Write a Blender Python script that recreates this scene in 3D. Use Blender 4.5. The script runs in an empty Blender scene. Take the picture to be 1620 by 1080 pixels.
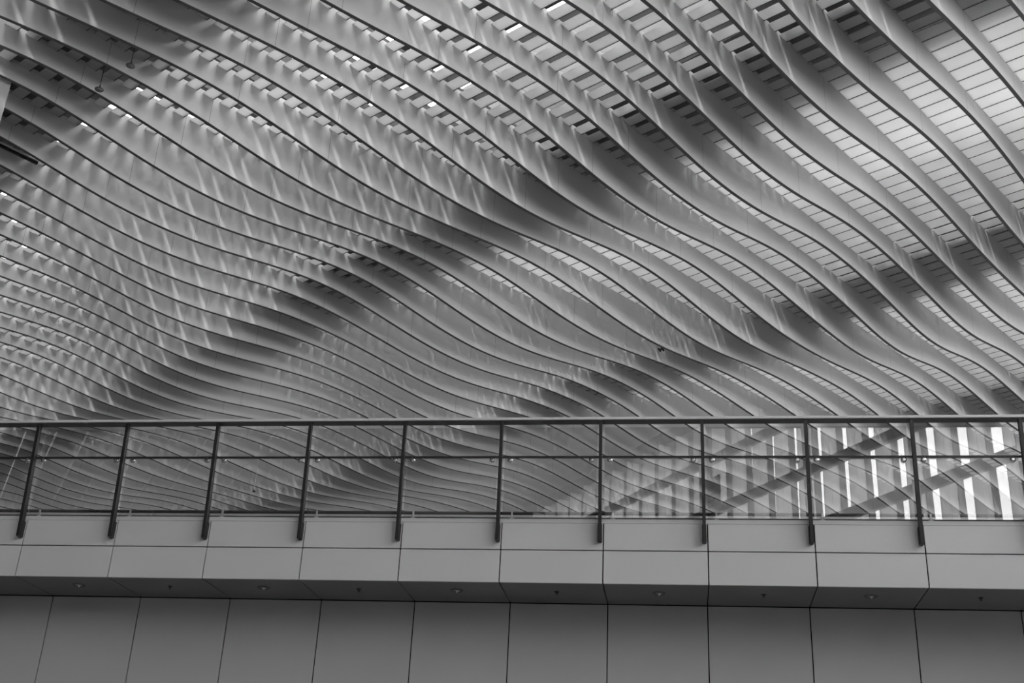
import bpy, bmesh, math, random
import numpy as np
from mathutils import Matrix, Vector

S = bpy.context.scene
COL = S.collection
random.seed(7)

# ------------------------------------------------------------------ camera
EYE = 1.6                                   # eye height above the hall floor
F_PX, PITCH, YAW, ROLL = 1893.6, 0.4468, -0.1524, 0.0516
def cam_axes():
    cp, sp, cy, sy = math.cos(PITCH), math.sin(PITCH), math.cos(YAW), math.sin(YAW)
    fwd = np.array([sy*cp, cy*cp, sp]); right = np.array([cy, -sy, 0.0]); up = np.cross(right, fwd)
    cr, sr = math.cos(ROLL), math.sin(ROLL)
    return cr*right + sr*up, -sr*right + cr*up, fwd
CR, CU, CF = cam_axes()
cd = bpy.data.cameras.new('camera'); cam = bpy.data.objects.new('camera', cd); COL.objects.link(cam)
cd.sensor_width = 36.0; cd.lens = F_PX/1620*36; cd.clip_end = 500
cam.matrix_world = Matrix(((CR[0], CU[0], -CF[0], 0), (CR[1], CU[1], -CF[1], 0), (CR[2], CU[2], -CF[2], EYE), (0, 0, 0, 1)))
S.camera = cam

# ------------------------------------------------------------------ world, sun, exposure
SKY_UP, SKY_LOW = 3.9, 2.0
W = bpy.data.worlds.new('overcast_sky'); S.world = W; W.use_nodes = True
nt = W.node_tree; nt.nodes.clear()
wo = nt.nodes.new('ShaderNodeOutputWorld'); bg = nt.nodes.new('ShaderNodeBackground')
tc = nt.nodes.new('ShaderNodeTexCoord'); sx = nt.nodes.new('ShaderNodeSeparateXYZ'); mr = nt.nodes.new('ShaderNodeMapRange')
mr.inputs['From Min'].default_value = 0.0; mr.inputs['From Max'].default_value = 0.8
mr.inputs['To Min'].default_value = SKY_LOW; mr.inputs['To Max'].default_value = SKY_UP
nt.links.new(tc.outputs['Generated'], sx.inputs[0]); nt.links.new(sx.outputs['Z'], mr.inputs['Value'])
nt.links.new(mr.outputs[0], bg.inputs['Strength']); bg.inputs['Color'].default_value = (1, 1, 1, 1)
nt.links.new(bg.outputs[0], wo.inputs[0])
sl = bpy.data.lights.new('sun', 'SUN'); sl.energy = 1.4; sl.angle = math.radians(7)
sun = bpy.data.objects.new('sun', sl); COL.objects.link(sun)
_fd = Vector((math.sin(math.radians(34.5)), math.cos(math.radians(34.5)), 0)); _nd = Vector((-_fd.y, _fd.x, 0))
_sd = (_fd*.38+_nd*.50+Vector((0, 0, -.68))).normalized()          # travels along the fins, onto the faces we see, and down
sun.rotation_euler = _sd.to_track_quat('-Z', 'Y').to_euler()
S.view_settings.view_transform = 'Standard'; S.view_settings.look = 'None'
S.view_settings.exposure = 0.75; S.view_settings.gamma = 1.0; S.view_settings.use_curve_mapping = False

# ------------------------------------------------------------------ frame of the roof
TH = math.radians(34.5)
FD = np.array([math.sin(TH), math.cos(TH), 0.0])      # along the fins
ND = np.array([-math.cos(TH), math.sin(TH), 0.0])     # across the fins, away from the camera
V0, PA, PB, PC = 5.2, 15.5537, 0.03385, -0.03852      # first fin, louvre plane height = PA + PB*u + PC*k
PITCH_S, SLAT0, SKEW = 0.4255, 21.80, -0.062
def plane(u, k): return PA + PB*u + PC*k
CG = np.array([[float(v) for v in r.split(',')] for r in '-858,-867,-877,-886,-896,-907,-919,-933,-949,-969,-991,-1015,-1039,-1060,-1076,-1084,-1081,-1066,-1041,-1009,-972,-933,-894,-857,-823,-792,-765,-741,-721,-704,-690,-679,-669,-661,-653,-645,-637,-629,-621,-613;-1083,-1083,-1085,-1086,-1088,-1091,-1092,-1090,-1084,-1071,-1052,-1027,-999,-964,-923,-876,-829,-787,-753,-727,-708,-696,-688,-684,-681,-681,-683,-687,-692,-697,-703,-709,-715,-721,-726,-731,-736,-742,-747,-753;-1237,-1235,-1233,-1230,-1226,-1221,-1211,-1197,-1174,-1138,-1087,-1019,-937,-844,-749,-666,-601,-557,-531,-520,-520,-528,-542,-559,-579,-601,-624,-647,-669,-691,-710,-729,-745,-762,-777,-794,-810,-828,-845,-863;-1320,-1321,-1321,-1318,-1312,-1299,-1278,-1250,-1212,-1161,-1089,-988,-852,-695,-561,-473,-419,-392,-385,-390,-404,-424,-450,-481,-515,-551,-587,-621,-653,-683,-710,-735,-759,-783,-808,-833,-859,-886,-914,-941;-1339,-1346,-1351,-1352,-1345,-1327,-1297,-1252,-1193,-1122,-1036,-921,-735,-535,-414,-360,-330,-318,-320,-330,-347,-373,-405,-444,-485,-527,-567,-604,-638,-669,-698,-727,-757,-787,-819,-851,-884,-917,-949,-982;-1313,-1321,-1327,-1328,-1321,-1301,-1266,-1211,-1133,-1032,-914,-783,-598,-459,-404,-387,-375,-350,-324,-318,-332,-361,-398,-439,-480,-519,-554,-585,-615,-644,-674,-707,-741,-778,-814,-849,-883,-915,-946,-976;-1277,-1268,-1259,-1249,-1234,-1212,-1178,-1128,-1054,-944,-780,-603,-486,-487,-536,-571,-565,-475,-369,-332,-344,-377,-416,-453,-484,-509,-531,-553,-577,-606,-640,-679,-719,-757,-792,-823,-850,-875,-898,-920;-1268,-1215,-1165,-1123,-1087,-1056,-1025,-989,-941,-841,-646,-486,-468,-594,-729,-784,-762,-634,-464,-374,-365,-401,-436,-458,-469,-476,-485,-501,-529,-566,-610,-653,-691,-722,-745,-763,-778,-790,-802,-814;-1300,-1184,-1074,-979,-905,-855,-826,-807,-778,-671,-523,-482,-587,-770,-884,-884,-858,-790,-618,-443,-375,-393,-419,-422,-412,-407,-418,-450,-496,-548,-594,-627,-647,-657,-660,-661,-661,-662,-664,-667;-1332,-1175,-1020,-873,-747,-660,-623,-627,-617,-529,-483,-583,-765,-902,-915,-871,-855,-863,-777,-591,-433,-361,-350,-342,-321,-325,-375,-448,-516,-562,-582,-580,-565,-546,-529,-515,-506,-500,-496,-493;-1276,-1149,-1015,-863,-696,-550,-491,-500,-510,-487,-556,-753,-901,-909,-822,-753,-748,-813,-861,-788,-595,-411,-325,-298,-274,-310,-430,-540,-586,-575,-531,-477,-429,-391,-365,-347,-334,-324,-314,-305;-1062,-1038,-1004,-935,-792,-598,-513,-484,-477,-540,-729,-895,-914,-803,-656,-569,-569,-662,-804,-869,-777,-592,-448,-387,-371,-444,-592,-667,-619,-511,-405,-324,-270,-234,-210,-191,-173,-155,-135,-116;-729,-816,-899,-959,-917,-772,-638,-568,-568,-713,-907,-942,-826,-645,-512,-438,-436,-513,-658,-800,-848,-779,-669,-605,-591,-644,-706,-661,-510,-353,-256,-202,-167,-139,-111,-80,-47,-12,24,59;-422,-565,-722,-882,-947,-923,-805,-731,-764,-902,-979,-884,-692,-517,-439,-408,-416,-459,-536,-656,-785,-841,-821,-793,-775,-757,-687,-528,-345,-240,-225,-222,-197,-150,-92,-31,29,87,143,198;-296,-431,-575,-737,-877,-967,-958,-914,-925,-960,-908,-726,-553,-476,-497,-538,-547,-516,-490,-532,-650,-776,-841,-849,-814,-721,-564,-388,-277,-276,-349,-391,-361,-266,-152,-48,42,123,200,276;-382,-459,-528,-595,-709,-875,-983,-976,-971,-906,-738,-549,-480,-550,-684,-754,-738,-635,-519,-470,-518,-637,-738,-769,-723,-591,-413,-299,-311,-420,-544,-602,-564,-440,-277,-135,-21,82,181,279;-595,-579,-556,-520,-546,-721,-889,-920,-890,-754,-555,-460,-543,-728,-875,-917,-887,-786,-627,-496,-457,-504,-574,-600,-561,-449,-333,-324,-439,-597,-702,-727,-686,-586,-436,-280,-147,-26,91,206;-849,-742,-633,-534,-501,-581,-702,-743,-699,-572,-472,-522,-715,-891,-964,-964,-937,-884,-768,-611,-491,-441,-439,-441,-413,-363,-364,-468,-619,-717,-733,-708,-673,-619,-525,-401,-276,-156,-42,70;-1093,-949,-809,-682,-580,-541,-557,-562,-527,-489,-546,-706,-870,-939,-928,-894,-876,-888,-876,-769,-606,-466,-397,-379,-364,-381,-485,-641,-741,-729,-645,-568,-534,-514,-477,-417,-342,-260,-176,-92;-1296,-1158,-1021,-881,-736,-611,-528,-495,-481,-542,-726,-908,-952,-880,-781,-723,-716,-789,-883,-889,-778,-609,-477,-422,-427,-506,-652,-764,-771,-682,-550,-437,-385,-376,-376,-367,-346,-315,-277,-237;-1418,-1302,-1183,-1056,-915,-754,-600,-528,-541,-687,-907,-1019,-928,-732,-594,-559,-563,-635,-776,-889,-894,-783,-637,-556,-573,-671,-779,-815,-772,-680,-559,-444,-368,-334,-326,-329,-334,-337,-336,-334;-1425,-1334,-1240,-1140,-1026,-883,-710,-635,-680,-826,-980,-977,-806,-587,-484,-509,-522,-528,-619,-773,-885,-883,-800,-736,-741,-789,-817,-811,-779,-718,-625,-527,-445,-388,-356,-346,-348,-358,-371,-384;-1316,-1251,-1184,-1112,-1030,-933,-835,-824,-878,-920,-931,-828,-672,-542,-493,-534,-539,-493,-505,-617,-773,-882,-908,-886,-854,-809,-753,-741,-739,-705,-647,-582,-520,-468,-430,-407,-399,-400,-406,-415;-1126,-1088,-1050,-1012,-979,-959,-962,-1006,-1029,-953,-819,-677,-600,-586,-610,-652,-650,-582,-504,-507,-615,-765,-873,-894,-840,-726,-611,-583,-597,-599,-589,-570,-546,-520,-496,-478,-466,-460,-458,-457;-914,-901,-891,-889,-902,-937,-986,-1029,-1001,-866,-692,-593,-611,-696,-796,-856,-843,-749,-597,-489,-495,-592,-706,-750,-701,-584,-471,-429,-440,-466,-492,-512,-524,-531,-532,-530,-528,-525,-523,-522;-735,-741,-749,-763,-784,-812,-845,-861,-813,-699,-588,-586,-693,-826,-931,-975,-963,-890,-745,-590,-497,-489,-535,-562,-531,-462,-399,-366,-364,-384,-417,-453,-487,-516,-539,-557,-571,-581,-590,-597;-614,-626,-638,-649,-657,-659,-656,-646,-612,-562,-548,-633,-792,-915,-965,-967,-959,-949,-888,-761,-612,-505,-462,-448,-430,-406,-383,-366,-361,-372,-396,-429,-466,-503,-538,-569,-597,-621,-644,-665;-545,-555,-565,-570,-570,-564,-556,-553,-543,-547,-613,-743,-869,-913,-891,-861,-864,-908,-940,-894,-765,-611,-497,-437,-412,-403,-399,-397,-399,-408,-424,-448,-478,-511,-546,-581,-615,-647,-679,-710;-510,-522,-533,-542,-551,-561,-576,-596,-602,-640,-752,-868,-903,-845,-765,-727,-739,-800,-888,-934,-886,-759,-625,-531,-483,-463,-457,-458,-464,-472,-483,-499,-519,-543,-571,-601,-632,-664,-695,-727;-497,-518,-539,-562,-587,-616,-648,-679,-707,-784,-905,-961,-911,-793,-688,-641,-645,-693,-784,-878,-906,-854,-765,-680,-619,-581,-560,-552,-550,-553,-559,-567,-578,-593,-610,-630,-652,-675,-700,-724;-504,-536,-569,-604,-641,-681,-721,-764,-817,-897,-972,-965,-882,-769,-673,-619,-610,-642,-706,-782,-839,-854,-834,-795,-751,-713,-683,-663,-651,-644,-642,-642,-644,-649,-656,-664,-675,-686,-699,-711;-525,-563,-602,-641,-682,-725,-770,-818,-869,-913,-917,-862,-785,-711,-656,-625,-621,-641,-679,-727,-777,-817,-840,-844,-832,-811,-788,-766,-747,-733,-721,-713,-707,-703,-700,-698,-697,-697,-697,-698;-553,-587,-621,-655,-690,-726,-761,-792,-811,-805,-759,-694,-653,-638,-638,-646,-661,-681,-705,-735,-768,-803,-834,-855,-864,-863,-853,-838,-820,-803,-787,-773,-760,-748,-737,-727,-717,-708,-699,-689;-575,-597,-619,-640,-660,-679,-692,-696,-685,-656,-614,-585,-595,-629,-667,-701,-729,-752,-771,-788,-806,-825,-845,-862,-875,-881,-880,-873,-861,-847,-830,-813,-797,-780,-764,-749,-733,-718,-703,-687;-580,-588,-596,-603,-608,-608,-605,-597,-588,-585,-597,-632,-679,-726,-768,-802,-827,-845,-856,-863,-867,-871,-875,-880,-884,-887,-886,-882,-874,-862,-848,-832,-815,-798,-780,-762,-744,-726,-708,-690;-563,-564,-564,-564,-562,-558,-555,-558,-572,-610,-679,-771,-841,-884,-912,-930,-941,-946,-945,-940,-932,-923,-914,-905,-898,-891,-885,-878,-869,-859,-846,-832,-817,-800,-783,-766,-748,-730,-712,-695;-530,-534,-539,-544,-550,-560,-575,-601,-644,-708,-805,-912,-986,-1026,-1045,-1049,-1045,-1036,-1022,-1005,-987,-967,-948,-929,-911,-896,-882,-869,-857,-845,-833,-820,-807,-792,-778,-762,-747,-731,-715,-699;-497,-516,-536,-557,-582,-613,-653,-705,-770,-852,-946,-1028,-1082,-1115,-1128,-1126,-1115,-1096,-1074,-1049,-1022,-996,-969,-944,-920,-898,-878,-860,-844,-830,-816,-804,-791,-779,-767,-754,-741,-729,-716,-703;-485,-523,-561,-602,-647,-697,-754,-819,-890,-963,-1031,-1086,-1123,-1145,-1153,-1149,-1136,-1115,-1090,-1062,-1033,-1003,-974,-945,-918,-893,-870,-849,-831,-814,-800,-787,-775,-764,-754,-744,-734,-724,-715,-705;-508,-560,-612,-666,-722,-780,-840,-901,-959,-1012,-1056,-1089,-1111,-1124,-1127,-1122,-1109,-1091,-1068,-1042,-1015,-986,-958,-931,-904,-880,-857,-836,-817,-800,-786,-773,-762,-752,-744,-736,-728,-721,-714,-706;-570,-624,-678,-732,-785,-838,-887,-932,-971,-1003,-1027,-1044,-1055,-1059,-1059,-1053,-1042,-1028,-1010,-989,-967,-944,-921,-898,-876,-855,-835,-817,-801,-786,-773,-762,-752,-744,-737,-730,-725,-719,-714,-709;-669,-709,-750,-789,-826,-860,-889,-913,-932,-946,-954,-959,-960,-959,-955,-949,-941,-931,-920,-907,-893,-878,-863,-848,-833,-819,-805,-793,-781,-770,-761,-753,-746,-740,-734,-730,-726,-722,-719,-716;-797,-809,-820,-830,-839,-845,-849,-850,-848,-845,-841,-836,-830,-825,-820,-815,-810,-806,-802,-798,-793,-789,-784,-780,-775,-770,-766,-761,-757,-753,-749,-745,-742,-739,-737,-734,-732,-730,-728,-726;-952,-920,-887,-856,-825,-795,-768,-744,-722,-704,-688,-676,-666,-659,-654,-652,-652,-654,-658,-663,-670,-677,-685,-693,-701,-709,-716,-723,-728,-733,-736,-739,-741,-743,-743,-743,-743,-743,-742,-741'.split(';')])/1000.0
U0, DU, K0, DK = 2.0, 1.2, -2.0, 1.25
def _w(x, x0, dx, n):
    s = (x-x0)/dx; i = math.floor(s); f = s-i
    w = ((1-f)**3/6, (3*f**3-6*f*f+4)/6, (-3*f**3+3*f*f+3*f+1)/6, f**3/6)
    return [(min(max(i-1+j, 0), n-1), w[j]) for j in range(4)]
def drop(u, k):                                       # lower edge of a fin below the louvre plane
    s = 0.0
    for i, a in _w(u, U0, DU, CG.shape[0]):
        for j, b in _w(k, K0, DK, CG.shape[1]): s += a*b*CG[i, j]
    return min(s, -0.3)
def bottom(u, k): return plane(u, k) + drop(u, k)
def P(u, v, z): return Vector((FD[0]*u+ND[0]*v, FD[1]*u+ND[1]*v, z+EYE))
def project(p):
    d = np.array([p[0], p[1], p[2]-EYE]); z = d@CF
    return 810+F_PX*(d@CR)/z, 540-F_PX*(d@CU)/z, z

_RG = {}
def urange(k, m=4.5):
    """stretch of roof of fin k that can come into the photo, with m metres to spare"""
    if k not in _RG:
        us = []
        for i in range(280):
            u = 2+i*.25; x, y, z = project(P(u, V0+k, plane(u, k)-.7))
            if z > 0 and -5 < x < 1625 and -5 < y < 826: us.append(u)
        _RG[k] = (min(us), max(us)) if us else None
    r = _RG[k] or ((18.0, 23.0) if k < 10 else (20.5, 22.5))
    return max(r[0]-m, 3.0), r[1]+m
# ------------------------------------------------------------------ materials
def mat(name, col, rough=0.5, metal=0.0, noise=0.0, nscale=3.0, spec=0.5, bump=0.0):
    m = bpy.data.materials.new(name); m.use_nodes = True; n = m.node_tree; b = n.nodes['Principled BSDF']
    c = (col, col, col, 1) if isinstance(col, (int, float)) else (*col, 1)
    b.inputs['Base Color'].default_value = c; b.inputs['Roughness'].default_value = rough; b.inputs['Metallic'].default_value = metal
    b.inputs['Specular IOR Level'].default_value = spec
    if noise:
        t = n.nodes.new('ShaderNodeTexCoord'); x = n.nodes.new('ShaderNodeTexNoise'); x.inputs['Scale'].default_value = nscale
        x.inputs['Detail'].default_value = 4
        r = n.nodes.new('ShaderNodeMapRange'); r.inputs['From Min'].default_value = .3; r.inputs['From Max'].default_value = .7
        r.inputs['To Min'].default_value = 1-noise; r.inputs['To Max'].default_value = 1+noise
        mx = n.nodes.new('ShaderNodeMix'); mx.data_type = 'RGBA'; mx.blend_type = 'MULTIPLY'; mx.inputs[0].default_value = 1
        mx.inputs[6].default_value = c
        n.links.new(t.outputs['Object'], x.inputs['Vector']); n.links.new(x.outputs['Fac'], r.inputs['Value'])
        n.links.new(r.outputs[0], mx.inputs[7]); n.links.new(mx.outputs[2], b.inputs['Base Color'])
    return m
M = {}
M['fin'] = mat('white_fin_paint', 0.62, 0.55, noise=.03, nscale=1.2, spec=.3)
# thin panel joints across each fin every 2.43 m (UV x runs along the fin, in metres)
def add_joints(m, period, width, dark):
    n = m.node_tree; b = n.nodes['Principled BSDF']
    uv = n.nodes.new('ShaderNodeUVMap'); s = n.nodes.new('ShaderNodeSeparateXYZ'); n.links.new(uv.outputs[0], s.inputs[0])
    d = n.nodes.new('ShaderNodeMath'); d.operation = 'DIVIDE'; d.inputs[1].default_value = period; n.links.new(s.outputs[0], d.inputs[0])
    f = n.nodes.new('ShaderNodeMath'); f.operation = 'FRACT'; n.links.new(d.outputs[0], f.inputs[0])
    l = n.nodes.new('ShaderNodeMath'); l.operation = 'LESS_THAN'; l.inputs[1].default_value = width/period; n.links.new(f.outputs[0], l.inputs[0])
    old = b.inputs['Base Color'].links[0].from_socket
    mx = n.nodes.new('ShaderNodeMix'); mx.data_type = 'RGBA'; mx.inputs[7].default_value = (dark, dark, dark, 1)
    n.links.new(l.outputs[0], mx.inputs[0]); n.links.new(old, mx.inputs[6]); n.links.new(mx.outputs[2], b.inputs['Base Color'])
add_joints(M['fin'], 2.43, .009, .22)
M['edge'] = mat('shaded_fin_edge', 0.10, 0.6)  # fin undersides get no light from below; that shade is in this colour
M['slat'] = bpy.data.materials.new('translucent_white_louvre'); M['slat'].use_nodes = True
_n = M['slat'].node_tree; _n.nodes.clear(); _o = _n.nodes.new('ShaderNodeOutputMaterial'); _m = _n.nodes.new('ShaderNodeMixShader'); _m.inputs[0].default_value = .44
_d = _n.nodes.new('ShaderNodeBsdfDiffuse'); _d.inputs[0].default_value = (.55, .55, .55, 1); _t = _n.nodes.new('ShaderNodeBsdfTranslucent'); _t.inputs[0].default_value = (.95, .95, .95, 1)
_n.links.new(_d.outputs[0], _m.inputs[1]); _n.links.new(_t.outputs[0], _m.inputs[2]); _n.links.new(_m.outputs[0], _o.inputs[0])
M['bladeglass'] = M['slat'].copy(); M['bladeglass'].name = 'frosted_blade'
for _x in M['bladeglass'].node_tree.nodes:
    if _x.type == 'BSDF_DIFFUSE': _x.inputs[0].default_value = (.9, .9, .9, 1)
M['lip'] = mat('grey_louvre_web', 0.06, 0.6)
M['roof'] = mat('roof_grey', 0.30, 0.7, noise=.1)
M['roof_bar'] = mat('dark_roof_bars', 0.07, 0.7, noise=.1)
M['roof_dark'] = mat('roof_dark', 0.12, 0.7, noise=.1)
M['clad'] = mat('light_grey_cladding', 0.72, 0.38, noise=.025, nscale=.7)
M['wall'] = mat('grey_wall_cladding', 0.56, 0.42, noise=.03, nscale=.7)
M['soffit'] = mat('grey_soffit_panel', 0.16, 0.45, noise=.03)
M['joint'] = mat('black_joint', 0.006, 0.9, spec=.1)
M['post'] = mat('dark_steel_post', 0.028, 0.4, metal=.3)
M['sleeve'] = mat('black_post_shoe', 0.012, 0.5)
M['rail'] = mat('brushed_handrail', 0.8, 0.35)
M['rail_shade'] = mat('shaded_handrail_underside', 0.05, 0.5)  # same handrail seen from below, its shade put into the colour
M['steel'] = mat('polished_steel', 0.6, 0.22, metal=.9)
M['kerb'] = mat('pale_aluminium_channel', 0.7, 0.4, metal=.2)
M['black'] = mat('black_recess', 0.015, 0.7)
M['floor'] = mat('hall_floor_stone', 0.34, 0.4, noise=.05, nscale=.5)
M['blade'] = mat('white_facade_blade', 0.86, 0.5)
M['mull'] = mat('dark_mullion', 0.10, 0.5)
M['beam'] = mat('grey_facade_beam', 0.22, 0.5)
M['white'] = mat('white_sign_board', 0.7, 0.5)
M['lamp_in'] = mat('lamp_reflector', 0.55, 0.2, metal=.8)
def glass(name, ior, tint=0.97):
    m = bpy.data.materials.new(name); m.use_nodes = True; n = m.node_tree; n.nodes.clear()
    o = n.nodes.new('ShaderNodeOutputMaterial'); mx = n.nodes.new('ShaderNodeMixShader'); fr = n.nodes.new('ShaderNodeFresnel'); fr.inputs['IOR'].default_value = ior
    t = n.nodes.new('ShaderNodeBsdfTransparent'); t.inputs[0].default_value = (tint, tint, tint, 1)
    g = n.nodes.new('ShaderNodeBsdfGlossy'); g.inputs['Roughness'].default_value = 0.0
    ge = n.nodes.new('ShaderNodeNewGeometry'); mi = n.nodes.new('ShaderNodeMix'); mi.inputs[2].default_value = ior; mi.inputs[3].default_value = 1/ior
    n.links.new(ge.outputs['Backfacing'], mi.inputs[0]); n.links.new(mi.outputs[0], fr.inputs['IOR'])
    n.links.new(fr.outputs[0], mx.inputs[0]); n.links.new(t.outputs[0], mx.inputs[1]); n.links.new(g.outputs[0], mx.inputs[2]); n.links.new(mx.outputs[0], o.inputs[0])
    return m
M['glass'] = glass('railing_glass', 2.15)
M['pane'] = glass('facade_glass', 1.3, .98)

# ------------------------------------------------------------------ helpers
def link(name, me, m, parent=None):
    o = bpy.data.objects.new(name, me); COL.objects.link(o)
    if m is not None: me.materials.append(m)
    if parent: o.parent = parent
    return o
def obj(name, bm, m, parent=None, smooth=False):
    me = bpy.data.meshes.new(name); bm.normal_update(); bm.to_mesh(me); bm.free()
    if smooth:
        for p in me.polygons: p.use_smooth = True
    return link(name, me, m, parent)
def tag(o, label=None, cat=None, group=None, kind=None):
    if label: o['label'] = label
    if cat: o['category'] = cat
    if group: o['group'] = group
    if kind: o['kind'] = kind
    return o
def empty(name, loc=(0, 0, 0)):
    o = bpy.data.objects.new(name, None); o.empty_display_size = .1; o.location = loc; COL.objects.link(o); return o
def box(bm, x0, x1, y0, y1, z0, z1, bev=0.0):
    vs = [bm.verts.new((x, y, z)) for x in (x0, x1) for y in (y0, y1) for z in (z0, z1)]
    fs = [(0, 1, 3, 2), (4, 6, 7, 5), (0, 4, 5, 1), (2, 3, 7, 6), (0, 2, 6, 4), (1, 5, 7, 3)]
    faces = [bm.faces.new([vs[i] for i in f]) for f in fs]
    if bev:
        es = list({e for f in faces for e in f.edges})
        bmesh.ops.bevel(bm, geom=es, offset=bev, segments=2, affect='EDGES')
def hexa(bm, pts):
    """eight corners: bottom four then top four"""
    vs = [bm.verts.new(p) for p in pts]
    for f in ((3, 2, 1, 0), (4, 5, 6, 7), (0, 1, 5, 4), (1, 2, 6, 5), (2, 3, 7, 6), (3, 0, 4, 7)): bm.faces.new([vs[i] for i in f])
def lathe(bm, prof, c, axis='z', seg=24):
    rings = []
    for r, h in prof:
        ring = []
        for i in range(seg):
            a = 2*math.pi*i/seg; x, y = r*math.cos(a), r*math.sin(a)
            p = (c[0]+x, c[1]+y, c[2]+h) if axis == 'z' else (c[0]+x, c[1]+h, c[2]+y)
            ring.append(bm.verts.new(p))
        rings.append(ring)
    for a, b in zip(rings, rings[1:]):
        for i in range(seg): bm.faces.new((a[i], a[(i+1) % seg], b[(i+1) % seg], b[i]))
    for r, fl in ((rings[0], True), (rings[-1], False)): bm.faces.new(r[::-1] if fl else r)
    bmesh.ops.recalc_face_normals(bm, faces=bm.faces)

# ------------------------------------------------------------------ ground and hall shell
bm = bmesh.new(); box(bm, -90, 70, -60, 90, -.2, 0); tag(obj('floor', bm, M['floor']), kind='structure')

# ------------------------------------------------------------------ ceiling fins
TF = 0.062
EDGE_H = 0.012
def joint_phase(k): return 8.28 if k >= 13 else (0.39 if k >= 8 else 1.78)
def fin_mesh(k, face=True):
    a, b = urange(k); n = int((b-a)/.2); us = [a+(b-a)*i/n for i in range(n+1)]
    bm = bmesh.new(); uvl = bm.loops.layers.uv.new('UVMap') if face else None
    v = V0+k
    hw = TF/2 if face else TF/2+.006
    rows = []
    for u in us:
        zb = bottom(u, k)
        z0, z1 = (zb+EDGE_H, plane(u, k)+.10) if face else (zb, zb+EDGE_H)
        rows.append([bm.verts.new(P(u, v-hw, z0)), bm.verts.new(P(u, v+hw, z0)), bm.verts.new(P(u, v+hw, z1)), bm.verts.new(P(u, v-hw, z1))])
    def put(f, i):
        if uvl:
            for l in f.loops:
                l[uvl].uv = (0, 0)
    for i in range(n):
        A, B = rows[i], rows[i+1]
        for j in range(4):
            f = bm.faces.new((A[j], A[(j+1) % 4], B[(j+1) % 4], B[j])); f.smooth = True
            if uvl:
                for l in f.loops:
                    l[uvl].uv = (us[i] if l.vert in A else us[i+1], 0)
                for l in f.loops:
                    l[uvl].uv.x -= joint_phase(k)-2.43*3
    bm.faces.new(rows[0]); bm.faces.new(rows[-1][::-1])
    bmesh.ops.recalc_face_normals(bm, faces=bm.faces)
    for e in bm.edges:
        if len(e.link_faces) == 2 and abs(e.link_faces[0].normal.dot(e.link_faces[1].normal)) < .5: e.smooth = False
    return bm
NUMW = ['first', 'second', 'third', 'fourth', 'fifth', 'sixth', 'seventh', 'eighth', 'ninth', 'tenth', 'eleventh', 'twelfth', 'thirteenth', 'fourteenth', 'fifteenth', 'sixteenth', 'seventeenth', 'eighteenth', 'nineteenth', 'twentieth'] + ['far']*30
ORDN = ['topmost', 'second', 'third', 'fourth', 'fifth', 'sixth', 'seventh', 'eighth', 'ninth', 'tenth', 'eleventh', 'twelfth', 'thirteenth']
POSTN = ['first', 'second', 'third', 'fourth', 'fifth', 'sixth', 'seventh', 'eighth', 'ninth', 'tenth', 'eleventh']
POST_X = [-8.087-.039+1.2*i for i in range(-1, 12)]
def rail_px(i): return project((POST_X[i], 13.35, 5.442+EYE))[0]
fin_info = []
K0F, K1F = -2, 47                                      # two fins before and three after those in the photo
for k in range(K0F, K1F):
    hit = None; right = None
    a, b = urange(k)
    for i in range(400):
        u = a+(b-a)*i/400; x, y, _ = project(P(u, V0+k, bottom(u, k)))
        if hit is None and y > 661-11*x/1620: hit = x; break
        if right is None and x > 1620 and y > 0: right = y; break
    fin_info.append((k, hit, right))
px_posts = [rail_px(i) for i in range(len(POST_X))]
seen = {}
right_n = 0; glass_n = 0
for k, hit, right in fin_info:
    if k < 0: lab = 'white ceiling fin outside the top right corner, %s beyond it' % ('first' if k == -1 else 'second')
    elif k > 43: lab = 'distant ceiling fin hidden behind the footbridge, %s past the last one in view' % ('first', 'second', 'third')[k-44]
    elif hit is None:
        lab = 'wavy ceiling fin crossing the right edge of the photo, %s' % ('topmost of them' if right_n == 0 else ORDN[right_n]+' from the top'); right_n += 1
    elif k >= 33 or hit < 5:
        lab = 'distant ceiling fin seen only through the glass railing, %s from the handrail' % ('first' if glass_n == 0 else ORDN[glass_n]); glass_n += 1
    else:
        nth = [i for i in range(1, 12) if px_posts[i] < hit]
        j = len(nth)                                   # number of visible posts left of the crossing
        cnt = seen.get(j, 0); seen[j] = cnt+1
        fin_info[k-K0F] = (k, hit, right, j, cnt); lab = None
    if lab: fin_info[k-K0F] = (k, lab)
RT = ['rightmost', 'second from the right', 'third from the right', 'fourth from the right', 'fifth from the right', 'sixth from the right']
for it in fin_info:
    k = it[0]
    if len(it) == 2: lab = it[1]
    else:
        _, hit, right, j, cnt = it
        where = 'left of the first post' if j == 0 else 'just right of the %s post' % POSTN[j-1]
        lab = 'wavy ceiling fin meeting the handrail %s%s' % (where, ', '+RT[cnt] if seen[j] > 1 else '')
    ua, ub = urange(k); um = (ua+ub)/2
    e = empty('ceiling_fin', P(um, V0+k, bottom(um, k)))
    tag(e, lab, 'ceiling fin', 'wavy fins of the hall ceiling')
    off = Matrix.Translation(-Vector(e.location))
    for nm, fc, mt in (('fin_panel', True, M['fin']), ('shaded_edge', False, M['edge'])):
        bm = fin_mesh(k, fc); bmesh.ops.transform(bm, matrix=off, verts=bm.verts); o = obj(nm, bm, mt, e)
        if not fc: o['label'] = 'fin underside darkened as shade'

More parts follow.
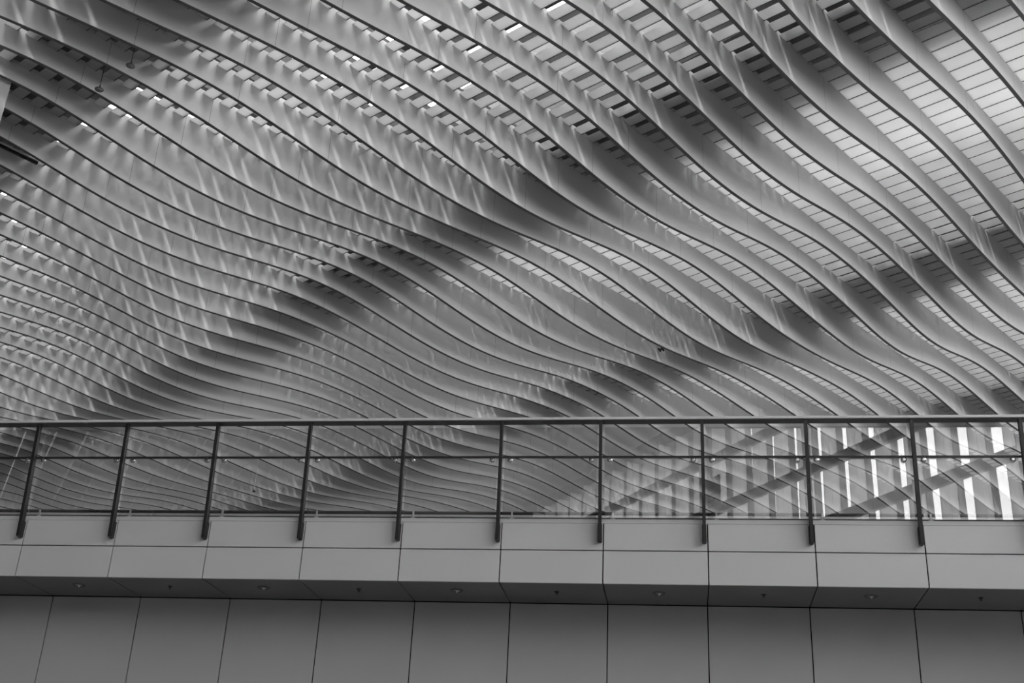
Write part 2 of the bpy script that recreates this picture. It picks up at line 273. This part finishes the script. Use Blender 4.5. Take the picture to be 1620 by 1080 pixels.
# ------------------------------------------------------------------ louvre slats between the fins
ST, LIP = 0.018, 0.11                                 # panel thickness, height of the dark lip along its far edge
def slat_width(u):
    r = (u-19.15) % 10.05                              # distance past the last roof girder
    if u < 18.7: return .27
    return .385 if r < 7.2 else .33
def add_slat(bm, u, k, org=Vector((0, 0, 0))):
    """flat panel in the louvre plane with a dark lip along its far edge; bay k lies between fin k-1 and fin k"""
    g = TF/2+.004
    va, vb = V0+k-1+g, V0+k-g
    w = slat_width(u)
    def pt(du, dz, v): return P(u+SKEW*(v-(V0+k))+du, v, plane(u, v-V0)+dz)-org
    def bar(d0, d1, z0, z1, mi):
        n0 = len(bm.faces)
        q = [[pt(d, z, v) for v in (va, vb)] for (d, z) in ((d1, z0), (d0, z0), (d0, z1), (d1, z1))]
        hexa(bm, [q[0][0], q[0][1], q[1][1], q[1][0], q[3][0], q[3][1], q[2][1], q[2][0]])
        bm.faces.ensure_lookup_table()
        for f in bm.faces[n0:]: f.material_index = mi
    bar(-w, -.013, 0, ST, 0)
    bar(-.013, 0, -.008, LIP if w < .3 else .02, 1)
slats = []
for k in range(-1, 47):
    a, b = urange(k, 4.1); base = SLAT0+SKEW*k
    m0, m1 = math.ceil((a-base)/PITCH_S), math.floor((b-base)/PITCH_S)
    for m in range(m0, m1+1):
        u = base+m*PITCH_S; vis = 0
        for fr in (.15, .35, .55, .75, .95):
            v = V0+k-1+fr; p = P(u-.15, v, plane(u, k)+.05); x, y, _ = project(p)
            if not (0 <= x <= 1620 and 0 <= y <= 830): continue
            t = (V0+k-1)/v
            if plane(u, k)*t < bottom((u-.15)*t, k-1): vis += 1
        d = project(P(u, V0+k-.5, plane(u, k)))[2]
        if k == 17 and u < 7.9: continue                # the column stands here
        slats.append((vis/d**2, k, u))
slats.sort(key=lambda s: -s[0])
def slat_origin(u, k): return P(u, V0+k-.5, plane(u, k))
proto = None
for _, k, u in slats[:300]:
    bm = bmesh.new(); o0 = slat_origin(u, k); add_slat(bm, u, k, o0); bmesh.ops.recalc_face_normals(bm, faces=bm.faces)
    o = obj('louvre_slat', bm, M['slat']); o.data.materials.append(M['lip']); o.location = o0
    bn = '%s and %s ceiling fins from the top right' % (NUMW[k-1], NUMW[k])
    tag(o, 'white louvre slat between the '+bn, 'louvre slat', 'louvre slats between the '+bn)
bm = bmesh.new()
for _, k, u in slats[300:]: add_slat(bm, u, k)
bmesh.ops.recalc_face_normals(bm, faces=bm.faces)
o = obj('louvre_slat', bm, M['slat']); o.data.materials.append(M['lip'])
tag(o, 'the many smaller white louvre slats between the farther ceiling fins', 'louvre slats', kind='stuff')

# ------------------------------------------------------------------ roof above the louvres
def roof_bar(bm, u0, u1, k0, k1, h0, h1, sk=0.0):
    hexa(bm, [P(u+sk*k, V0+k, plane(u, k)+h) for h in (h0, h1) for (u, k) in ((u0, k0), (u1, k0), (u1, k1), (u0, k1))])
for i, uc in enumerate((-1.9, 8.2, 18.3, 28.35, 38.4, 48.5)):
    bm = bmesh.new(); roof_bar(bm, uc-1.35, uc+(2.1 if i == 4 else 1.35), -3, 46, .5, 3.3); bmesh.ops.recalc_face_normals(bm, faces=bm.faces)
    tag(obj('trim_%d' % (i+1), bm, M['roof_dark']), kind='structure')
bm = bmesh.new()
for k in range(-2, 46, 1):
    roof_bar(bm, -2, 52, k-.06, k+.06, 1.0, 1.2)
for i in range(62):
    u = 2.15+i*.851; r = (u-18.75) % 10.05
    if 3.0 < r < 8.6: roof_bar(bm, u, u+.22, -2, 45, 1.5, 1.75, SKEW)
    if 4.6 < r < 9: roof_bar(bm, u+.4, u+.46, -2, 45, .9, 1.4, SKEW)
bmesh.ops.recalc_face_normals(bm, faces=bm.faces); tag(obj('trim_7', bm, M['roof_bar']), kind='structure')

# ------------------------------------------------------------------ footbridge
X0, BW = -8.087, 1.2
YF, YW = 13.54, 14.538
ZB, ZM, ZS, ZT = 3.4735+EYE, 3.8587+EYE, 4.185+EYE, 4.235+EYE
G = .007
NB0, NB1 = -4, 16
br = empty('footbridge', (0, YF, ZB))
tag(br, 'light grey clad footbridge crossing the whole photo under the glass railing', 'footbridge')
def brpart(name, m, *boxes, bev=0.0, label=None):
    bm = bmesh.new()
    for b in boxes: box(bm, b[0], b[1], b[2]-YF, b[3]-YF, b[4]-ZB, b[5]-ZB, bev)
    o = obj(name, bm, m, br)
    if label: o['label'] = label
    return o
xa, xb = X0+NB0*BW, X0+NB1*BW
brpart('bridge_core', M['joint'], (xa, xb, YF+.03, YF+3.2, ZB+.03, ZT-.03), label='black core showing in the panel joints')
for i in range(NB0, NB1):
    x0, x1 = X0+i*BW+G, X0+(i+1)*BW-G
    brpart('fascia_panel', M['clad'], (x0, x1, YF, YF+.03, ZM+G, ZS-.0025))
    brpart('fascia_panel', M['clad'], (x0, x1, YF, YF+.03, ZB, ZM-G))
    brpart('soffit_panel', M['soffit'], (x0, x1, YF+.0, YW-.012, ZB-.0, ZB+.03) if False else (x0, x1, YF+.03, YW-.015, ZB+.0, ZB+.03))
brpart('coping', M['clad'], (xa, xb, YF-.004, YF+.05, ZS, ZT))
brpart('bridge_deck', M['floor'], (xa, xb, YF+.05, YF+3.2, ZT-.03, ZT))
brpart('base_channel', M['black'], (xa, xb, YF+.07, YF+.12, ZT, ZT+.092), label='black base channel of the glass')
brpart('channel_strip', M['kerb'], (xa, xb, YF+.058, YF+.07, ZT+.034, ZT+.062), label='pale strip along the base channel')
brpart('kerb_cap', M['mull'], (xa, xb, YF+.125, YF+.2, ZT, ZT+.125), label='grey kerb behind the base channel')
# wall under the bridge
bm = bmesh.new(); box(bm, xa, xb, YW+.02, YW+.3, 0, ZB+.03)
wl = obj('wall_back', bm, M['joint']); tag(wl, kind='structure')
bm = bmesh.new()
WX0 = X0
for i in range(NB0, NB1):
    for (z0, z1) in ((0, 2.3), (2.3, ZB-.01)):
        box(bm, WX0+i*BW+G, WX0+(i+1)*BW-G, YW, YW+.02, z0+.004, z1)
w2 = obj('wall_cladding', bm, M['wall'], wl)

# downlights and sprinkler heads in the soffit
def soffit_y(fr): return YF+(YW-YF)*fr
ORDL = ['leftmost', 'second from the left', 'middle', 'second from the right', 'rightmost']
li = si = 0
for i in range(0, 10):
    xc = X0+(i+.5)*BW+.03; yc = soffit_y(.42)
    if i % 2 == 0:
        e = empty('downlight', (xc, yc, ZB))
        tag(e, 'round recessed downlight in the bridge soffit, %s of the five' % ORDL[li], 'downlight', 'downlights under the bridge'); li += 1
        bm = bmesh.new(); lathe(bm, [(.052, .002), (.078, -.001), (.080, -.006), (.074, -.010), (.058, -.008), (.052, .002)], (0, 0, 0)); obj('trim_ring', bm, M['mull'], e, True)
        bm = bmesh.new(); lathe(bm, [(.052, -.004), (.040, -.007), (.02, -.008), (.002, -.008)], (0, 0, 0)); obj('reflector', bm, M['lamp_in'], e, True)
        bm = bmesh.new(); lathe(bm, [(.012, -.003), (.017, -.010), (.012, -.022), (.004, -.026)], (0.005, 0, 0)); o = obj('bulb', bm, M['white'], e, True)
    else:
        e = empty('sprinkler', (xc, yc, ZB))
        tag(e, 'small dark sprinkler head in the bridge soffit, %s of the five' % ORDL[si], 'sprinkler', 'sprinkler heads under the bridge'); si += 1
        bm = bmesh.new(); lathe(bm, [(.030, 0), (.030, -.006), (.010, -.009), (.008, -.022), (.003, -.028)], (0, 0, 0), seg=14); obj('sprinkler_body', bm, M['sleeve'], e, True)
        bm = bmesh.new(); lathe(bm, [(.004, -.028), (.014, -.030), (.014, -.033), (.004, -.034)], (0, 0, 0), seg=14); obj('deflector', bm, M['sleeve'], e, True)

# ------------------------------------------------------------------ glass railing
ZR = 5.442+EYE
YP = 13.40
rl = empty('glass_railing', (0, YP, ZT)); tag(rl, 'glass railing with dark posts and pale handrail along the footbridge edge', 'railing')
def rp(name, m, *boxes, bev=0.0, label=None, yshear=0.0):
    bm = bmesh.new()
    for b in boxes: box(bm, b[0], b[1], b[2]-YP, b[3]-YP, b[4]-ZT, b[5]-ZT, bev)
    o = obj(name, bm, m, rl)
    if label: o['label'] = label
    return o
rp('handrail', M['rail'], (xa, xb, YP-.060, YP+.085, ZR-.030, ZR+.002), bev=.003, label='pale metal handrail')
rp('handrail_underside', M['rail_shade'], (xa, xb, YP-.050, YP+.080, ZR-.040, ZR-.0301), label='underside of the handrail, darkened as shade')
rp('mid_rail', M['post'], (xa, xb, YP+.062, YP+.082, 4.968+EYE, 4.992+EYE), label='thin dark middle rail')
XO = -.039
Zpb = 3.955+EYE
for i in range(NB0+1, NB1):
    xc = X0+i*BW+XO
    # leaning very slightly outwards, flat dark bar
    bm = bmesh.new(); h = .019; yb, yt = YP+.05, YP-.045
    hexa(bm, [(xc-h, yb-YP, Zpb-ZT), (xc+h, yb-YP, Zpb-ZT), (xc+h, yb+.088-YP, Zpb-.01-ZT), (xc-h, yb+.088-YP, Zpb-.01-ZT),
              (xc-h, yt-YP, ZR-.040-ZT), (xc+h, yt-YP, ZR-.040-ZT), (xc+h, yt+.06-YP, ZR-.040-ZT), (xc-h, yt+.06-YP, ZR-.040-ZT)])
    obj('post', bm, M['post'], rl)
    rp('post_shoe', M['sleeve'], (xc-.025, xc+.025, YP+.07, YF-.0, Zpb-.0, Zpb+.2), label='black shoe of the post')
    rp('glass_bracket', M['kerb'], (xc+.135, xc+.155, YF+.045, YF+.06, ZT, ZT+.10), (xc+.115, xc+.175, YF+.045, YF+.06, ZT+.0, ZT+.02))
    g0, g1 = xc+.045, xc+BW-.045
    if i < NB1-1:
        rp('glass_panel', M['glass'], (g0, g1, YP+.085, YP+.097, ZT-.0+.003, ZR-.075), label='clear reflective glass pane')
        for gx in (g0+.065, g1-.065):
            bm = bmesh.new(); lathe(bm, [(.010, .085), (.030, .083), (.033, .072), (.030, .062), (.012, .060)], (gx, 0, 4.945+EYE-ZT), axis='y', seg=20)
            obj('glass_clamp', bm, M['steel'], rl, True)

# ------------------------------------------------------------------ glazed facade behind the camera (mirrored in the railing glass)
VF = -7.2
fa = empty('window_1', P(-8, VF, -EYE)); tag(fa, kind='structure')
def fpart(name, m, u0, u1, v0, v1, z0, z1, bm=None):
    b = bm or bmesh.new()
    pts = [P(u, v, z-EYE*0)-fa.location for z in (z0, z1) for (u, v) in ((u0, v0), (u1, v0), (u1, v1), (u0, v1))]
    hexa(b, pts)
    if bm is None:
        bmesh.ops.recalc_face_normals(b, faces=b.faces); return obj(name, b, m, fa)
FT = 15.05
for i in range(-22, 16):
    uc = -2.36+i*1.042
    fpart('mullion', M['mull'], uc-.03, uc+.03, VF-.05, VF+.18, -EYE, FT)
    b = bmesh.new()
    for s0, s1, z in ((.18, .46, 0), (.475, None, 0)):
        hexa(b, [P(u, v, z)-fa.location for z, dp in ((-EYE, s1 or .95), (FT, s1 or .69)) for (u, v) in ((uc-.012, VF+s0), (uc+.012, VF+s0), (uc+.012, VF+dp), (uc-.012, VF+dp))])
    bmesh.ops.recalc_face_normals(b, faces=b.faces); obj('glass_fin_blade', b, M['bladeglass'], fa)
for z0, z1 in ((13.25, 13.55), (11.55, 11.85), (9.9, 10.2), (8.2, 8.5), (6.5, 6.8), (3.0, 3.3)):
    fpart('transom', M['beam'], -26, 14.5, VF+.87, VF+1.0, z0, z1)
fpart('head_beam', M['beam'], -26, 14.5, VF-.4, VF+.5, FT, FT+.5)
fpart('pane', M['pane'], -26, 14.5, VF-.03, VF-.02, 6.5, FT)
fpart('light_block_wall', M['beam'], -30, 60, VF-.6, VF-.08, -EYE, 6.5)  # unseen opaque wall, added so daylight enters only from higher up

# ------------------------------------------------------------------ ceiling over the near side of the hall and back wall
bm = bmesh.new()
def cslab(u0, u1, v0, v1):
    if u1 > u0: hexa(bm, [P(u, v, plane(u, v-V0)+h) for h in (.3, .5) for (u, v) in ((u0, v0), (u1, v0), (u1, v1), (u0, v1))])
for k in range(-1, 47):
    a, b = urange(k, 4.2); cslab(-30, a-.3, V0+k-.97, V0+k-.03); cslab(b+.3, 58, V0+k-.97, V0+k-.03)
cslab(-30, 58, VF-.4, V0-2.03)
cslab(-30, 58, V0+46.1, V0+52)
bmesh.ops.recalc_face_normals(bm, faces=bm.faces); tag(obj('ceiling', bm, M['roof_dark']), kind='structure')
# end walls that close the hall, out of the picture
for nm, u0, u1, v0, v1 in (('wall_near', -30.5, -30, VF-.5, 58), ('wall_far', 60, 60.5, VF-.5, 58), ('wall_side', -30.5, 60.5, 58, 58.5)):
    bm = bmesh.new(); hexa(bm, [P(u, v, z) for z in (-EYE, 19) for (u, v) in ((u0, v0), (u1, v0), (u1, v1), (u0, v1))])
    bmesh.ops.recalc_face_normals(bm, faces=bm.faces); tag(obj(nm, bm, M['roof']), kind='structure')

# ------------------------------------------------------------------ small things hanging in the ceiling
def pendant(u, v, zd, label, grp='hanging discs below the louvres'):
    top = plane(u, v-V0)-.02
    e = empty('pendant_disc', P(u, v, zd)); tag(e, label, 'pendant', grp)
    bm = bmesh.new(); lathe(bm, [(.085, .0), (.088, .012), (.07, .03), (.02, .04)], (0, 0, 0)); obj('disc_shade', bm, M['mull'], e, True)
    bm = bmesh.new(); lathe(bm, [(.066, -.004), (.068, .002)], (0, 0, 0)); obj('disc_face', bm, M['beam'], e, True)
    bm = bmesh.new(); lathe(bm, [(.012, .035), (.016, .10), (.007, .12), (.007, top-zd)], (0, 0, 0), seg=10); obj('rod', bm, M['post'], e, True)
pendant(8.60, V0+13.6, 14.76, 'small grey disc hanging on a rod, right of the two at upper left')
pendant(8.53, V0+14.6, 14.62, 'small grey disc hanging on a longer rod, lower of the two at upper left')
pendant(27.6, V0+15.6, 16.02, 'tiny pale disc hanging below the fins above the eighth railing post', 'hanging discs below the louvres')
def cam_dome():
    u, v = 23.92, V0+29.6; zd = 13.28; top = plane(u, v-V0)-.02
    e = empty('security_camera', P(u, v, zd)); tag(e, 'tiny ceiling camera with a black lens seen through the third glass pane', 'camera')
    bm = bmesh.new(); lathe(bm, [(.03, -.02), (.055, .0), (.055, .03)], (0, 0, 0), seg=14); obj('lens', bm, M['sleeve'], e, True)
    bm = bmesh.new(); lathe(bm, [(.055, .03), (.06, .13), (.02, .15), (.012, .16), (.012, top-zd)], (0, 0, 0), seg=14); obj('housing', bm, M['kerb'], e, True)
cam_dome()
e = empty('sprinkler_cluster', P(26.5, V0+13.6, 15.42)); tag(e, 'small dark cluster of nozzles hanging under a fin above the ninth railing post', 'nozzles')
bm = bmesh.new(); lathe(bm, [(.02, 0), (.02, plane(26.5, 13.6)-15.44)], (0, 0, 0), seg=10); obj('stem', bm, M['post'], e, True)
for a in range(4):
    bm = bmesh.new(); c = (.07*math.cos(a*1.57+.4), .07*math.sin(a*1.57+.4), -.02); lathe(bm, [(.02, -.03), (.035, 0), (.03, .04), (.01, .06)], c, seg=10); obj('nozzle', bm, M['post'], e, True)

# pipe along a fin at the left edge
e = empty('service_pipe', P(8.0, V0+18.72, 15.02)); tag(e, 'thin pale pipe with a dark shadow strip running along a fin at the left edge', 'pipe')
b0 = e.location
for nm, mt, dv0, dv1, z0, z1 in (('pipe_run', M['kerb'], 18.66, 18.70, 15.02, 15.06), ('pipe_shadow', M['black'], 18.71, 18.77, 14.97, 15.03)):  # the black strip beside the pipe stands in for its shadow
    bm = bmesh.new(); hexa(bm, [P(u, V0+v, z)-b0 for z in (z0, z1) for (u, v) in ((4.5, dv0), (9.32, dv0), (9.32, dv1), (4.5, dv1))])
    bmesh.ops.recalc_face_normals(bm, faces=bm.faces); obj(nm, bm, mt, e)

# pale column at the left edge
bm = bmesh.new(); uc = 7.41
base = [(uc-1.1, 16.2), (uc, 16.2), (uc, 16.8), (uc-1.1, 16.8)]
hexa(bm, [P(u, V0+v, -EYE) for u, v in base]+[P(u, V0+v, plane(u, v)+.2) for u, v in base])
bmesh.ops.recalc_face_normals(bm, faces=bm.faces); tag(obj('wall_left', bm, M['wall']), kind='structure')

# white sign board standing in the facade, mirrored in the railing
e = empty('sign_board', P(-7.1, VF+1.06, 11.65)); tag(e, 'white sign board with dark rows of small lettering, mirrored in the railing glass', 'sign')
b0 = e.location; bm = bmesh.new()
hexa(bm, [P(u, v, z)-b0 for z in (11.65, 12.75) for (u, v) in ((-7.5, VF+1.04), (-6.72, VF+1.04), (-6.72, VF+1.06), (-7.5, VF+1.06))])
bmesh.ops.recalc_face_normals(bm, faces=bm.faces); obj('board', bm, M['white'], e)
def word(txt, u, z, h, wid):
    cu = bpy.data.curves.new('lettering', 'FONT'); cu.body = txt; cu.extrude = .004
    t = bpy.data.objects.new('tmp', cu); COL.objects.link(t); dg = bpy.context.evaluated_depsgraph_get(); dg.update()
    me = bpy.data.meshes.new_from_object(t.evaluated_get(dg)); bpy.data.objects.remove(t)
    xs = [v.co.x for v in me.vertices]; ys = [v.co.y for v in me.vertices]; w0 = max(xs)-min(xs); x0 = min(xs); hh = 0.72
    for v in me.vertices:
        p = P(u+(v.co.x-x0)/w0*wid, VF+1.065+v.co.z, z+v.co.y/hh*h)-b0; v.co = p
    link('lettering', me, M['sleeve'], e)
word('Enjoy', -7.45, 12.36, .19, .46)
bm = bmesh.new(); rr = random.Random(3)                 # three more rows, too small to read in the photo
for row, n in ((12.16, 9), (11.96, 7), (11.78, 6)):
    u = -7.44
    for i in range(n):
        w_ = rr.uniform(.025, .05); h_ = rr.uniform(.05, .10)
        hexa(bm, [P(uu, v, z)-b0 for z in (row, row+h_) for (uu, v) in ((u, VF+1.0605), (u+w_, VF+1.0605), (u+w_, VF+1.064), (u, VF+1.064))]); u += w_+.022
bmesh.ops.recalc_face_normals(bm, faces=bm.faces); obj('lettering', bm, M['sleeve'], e)
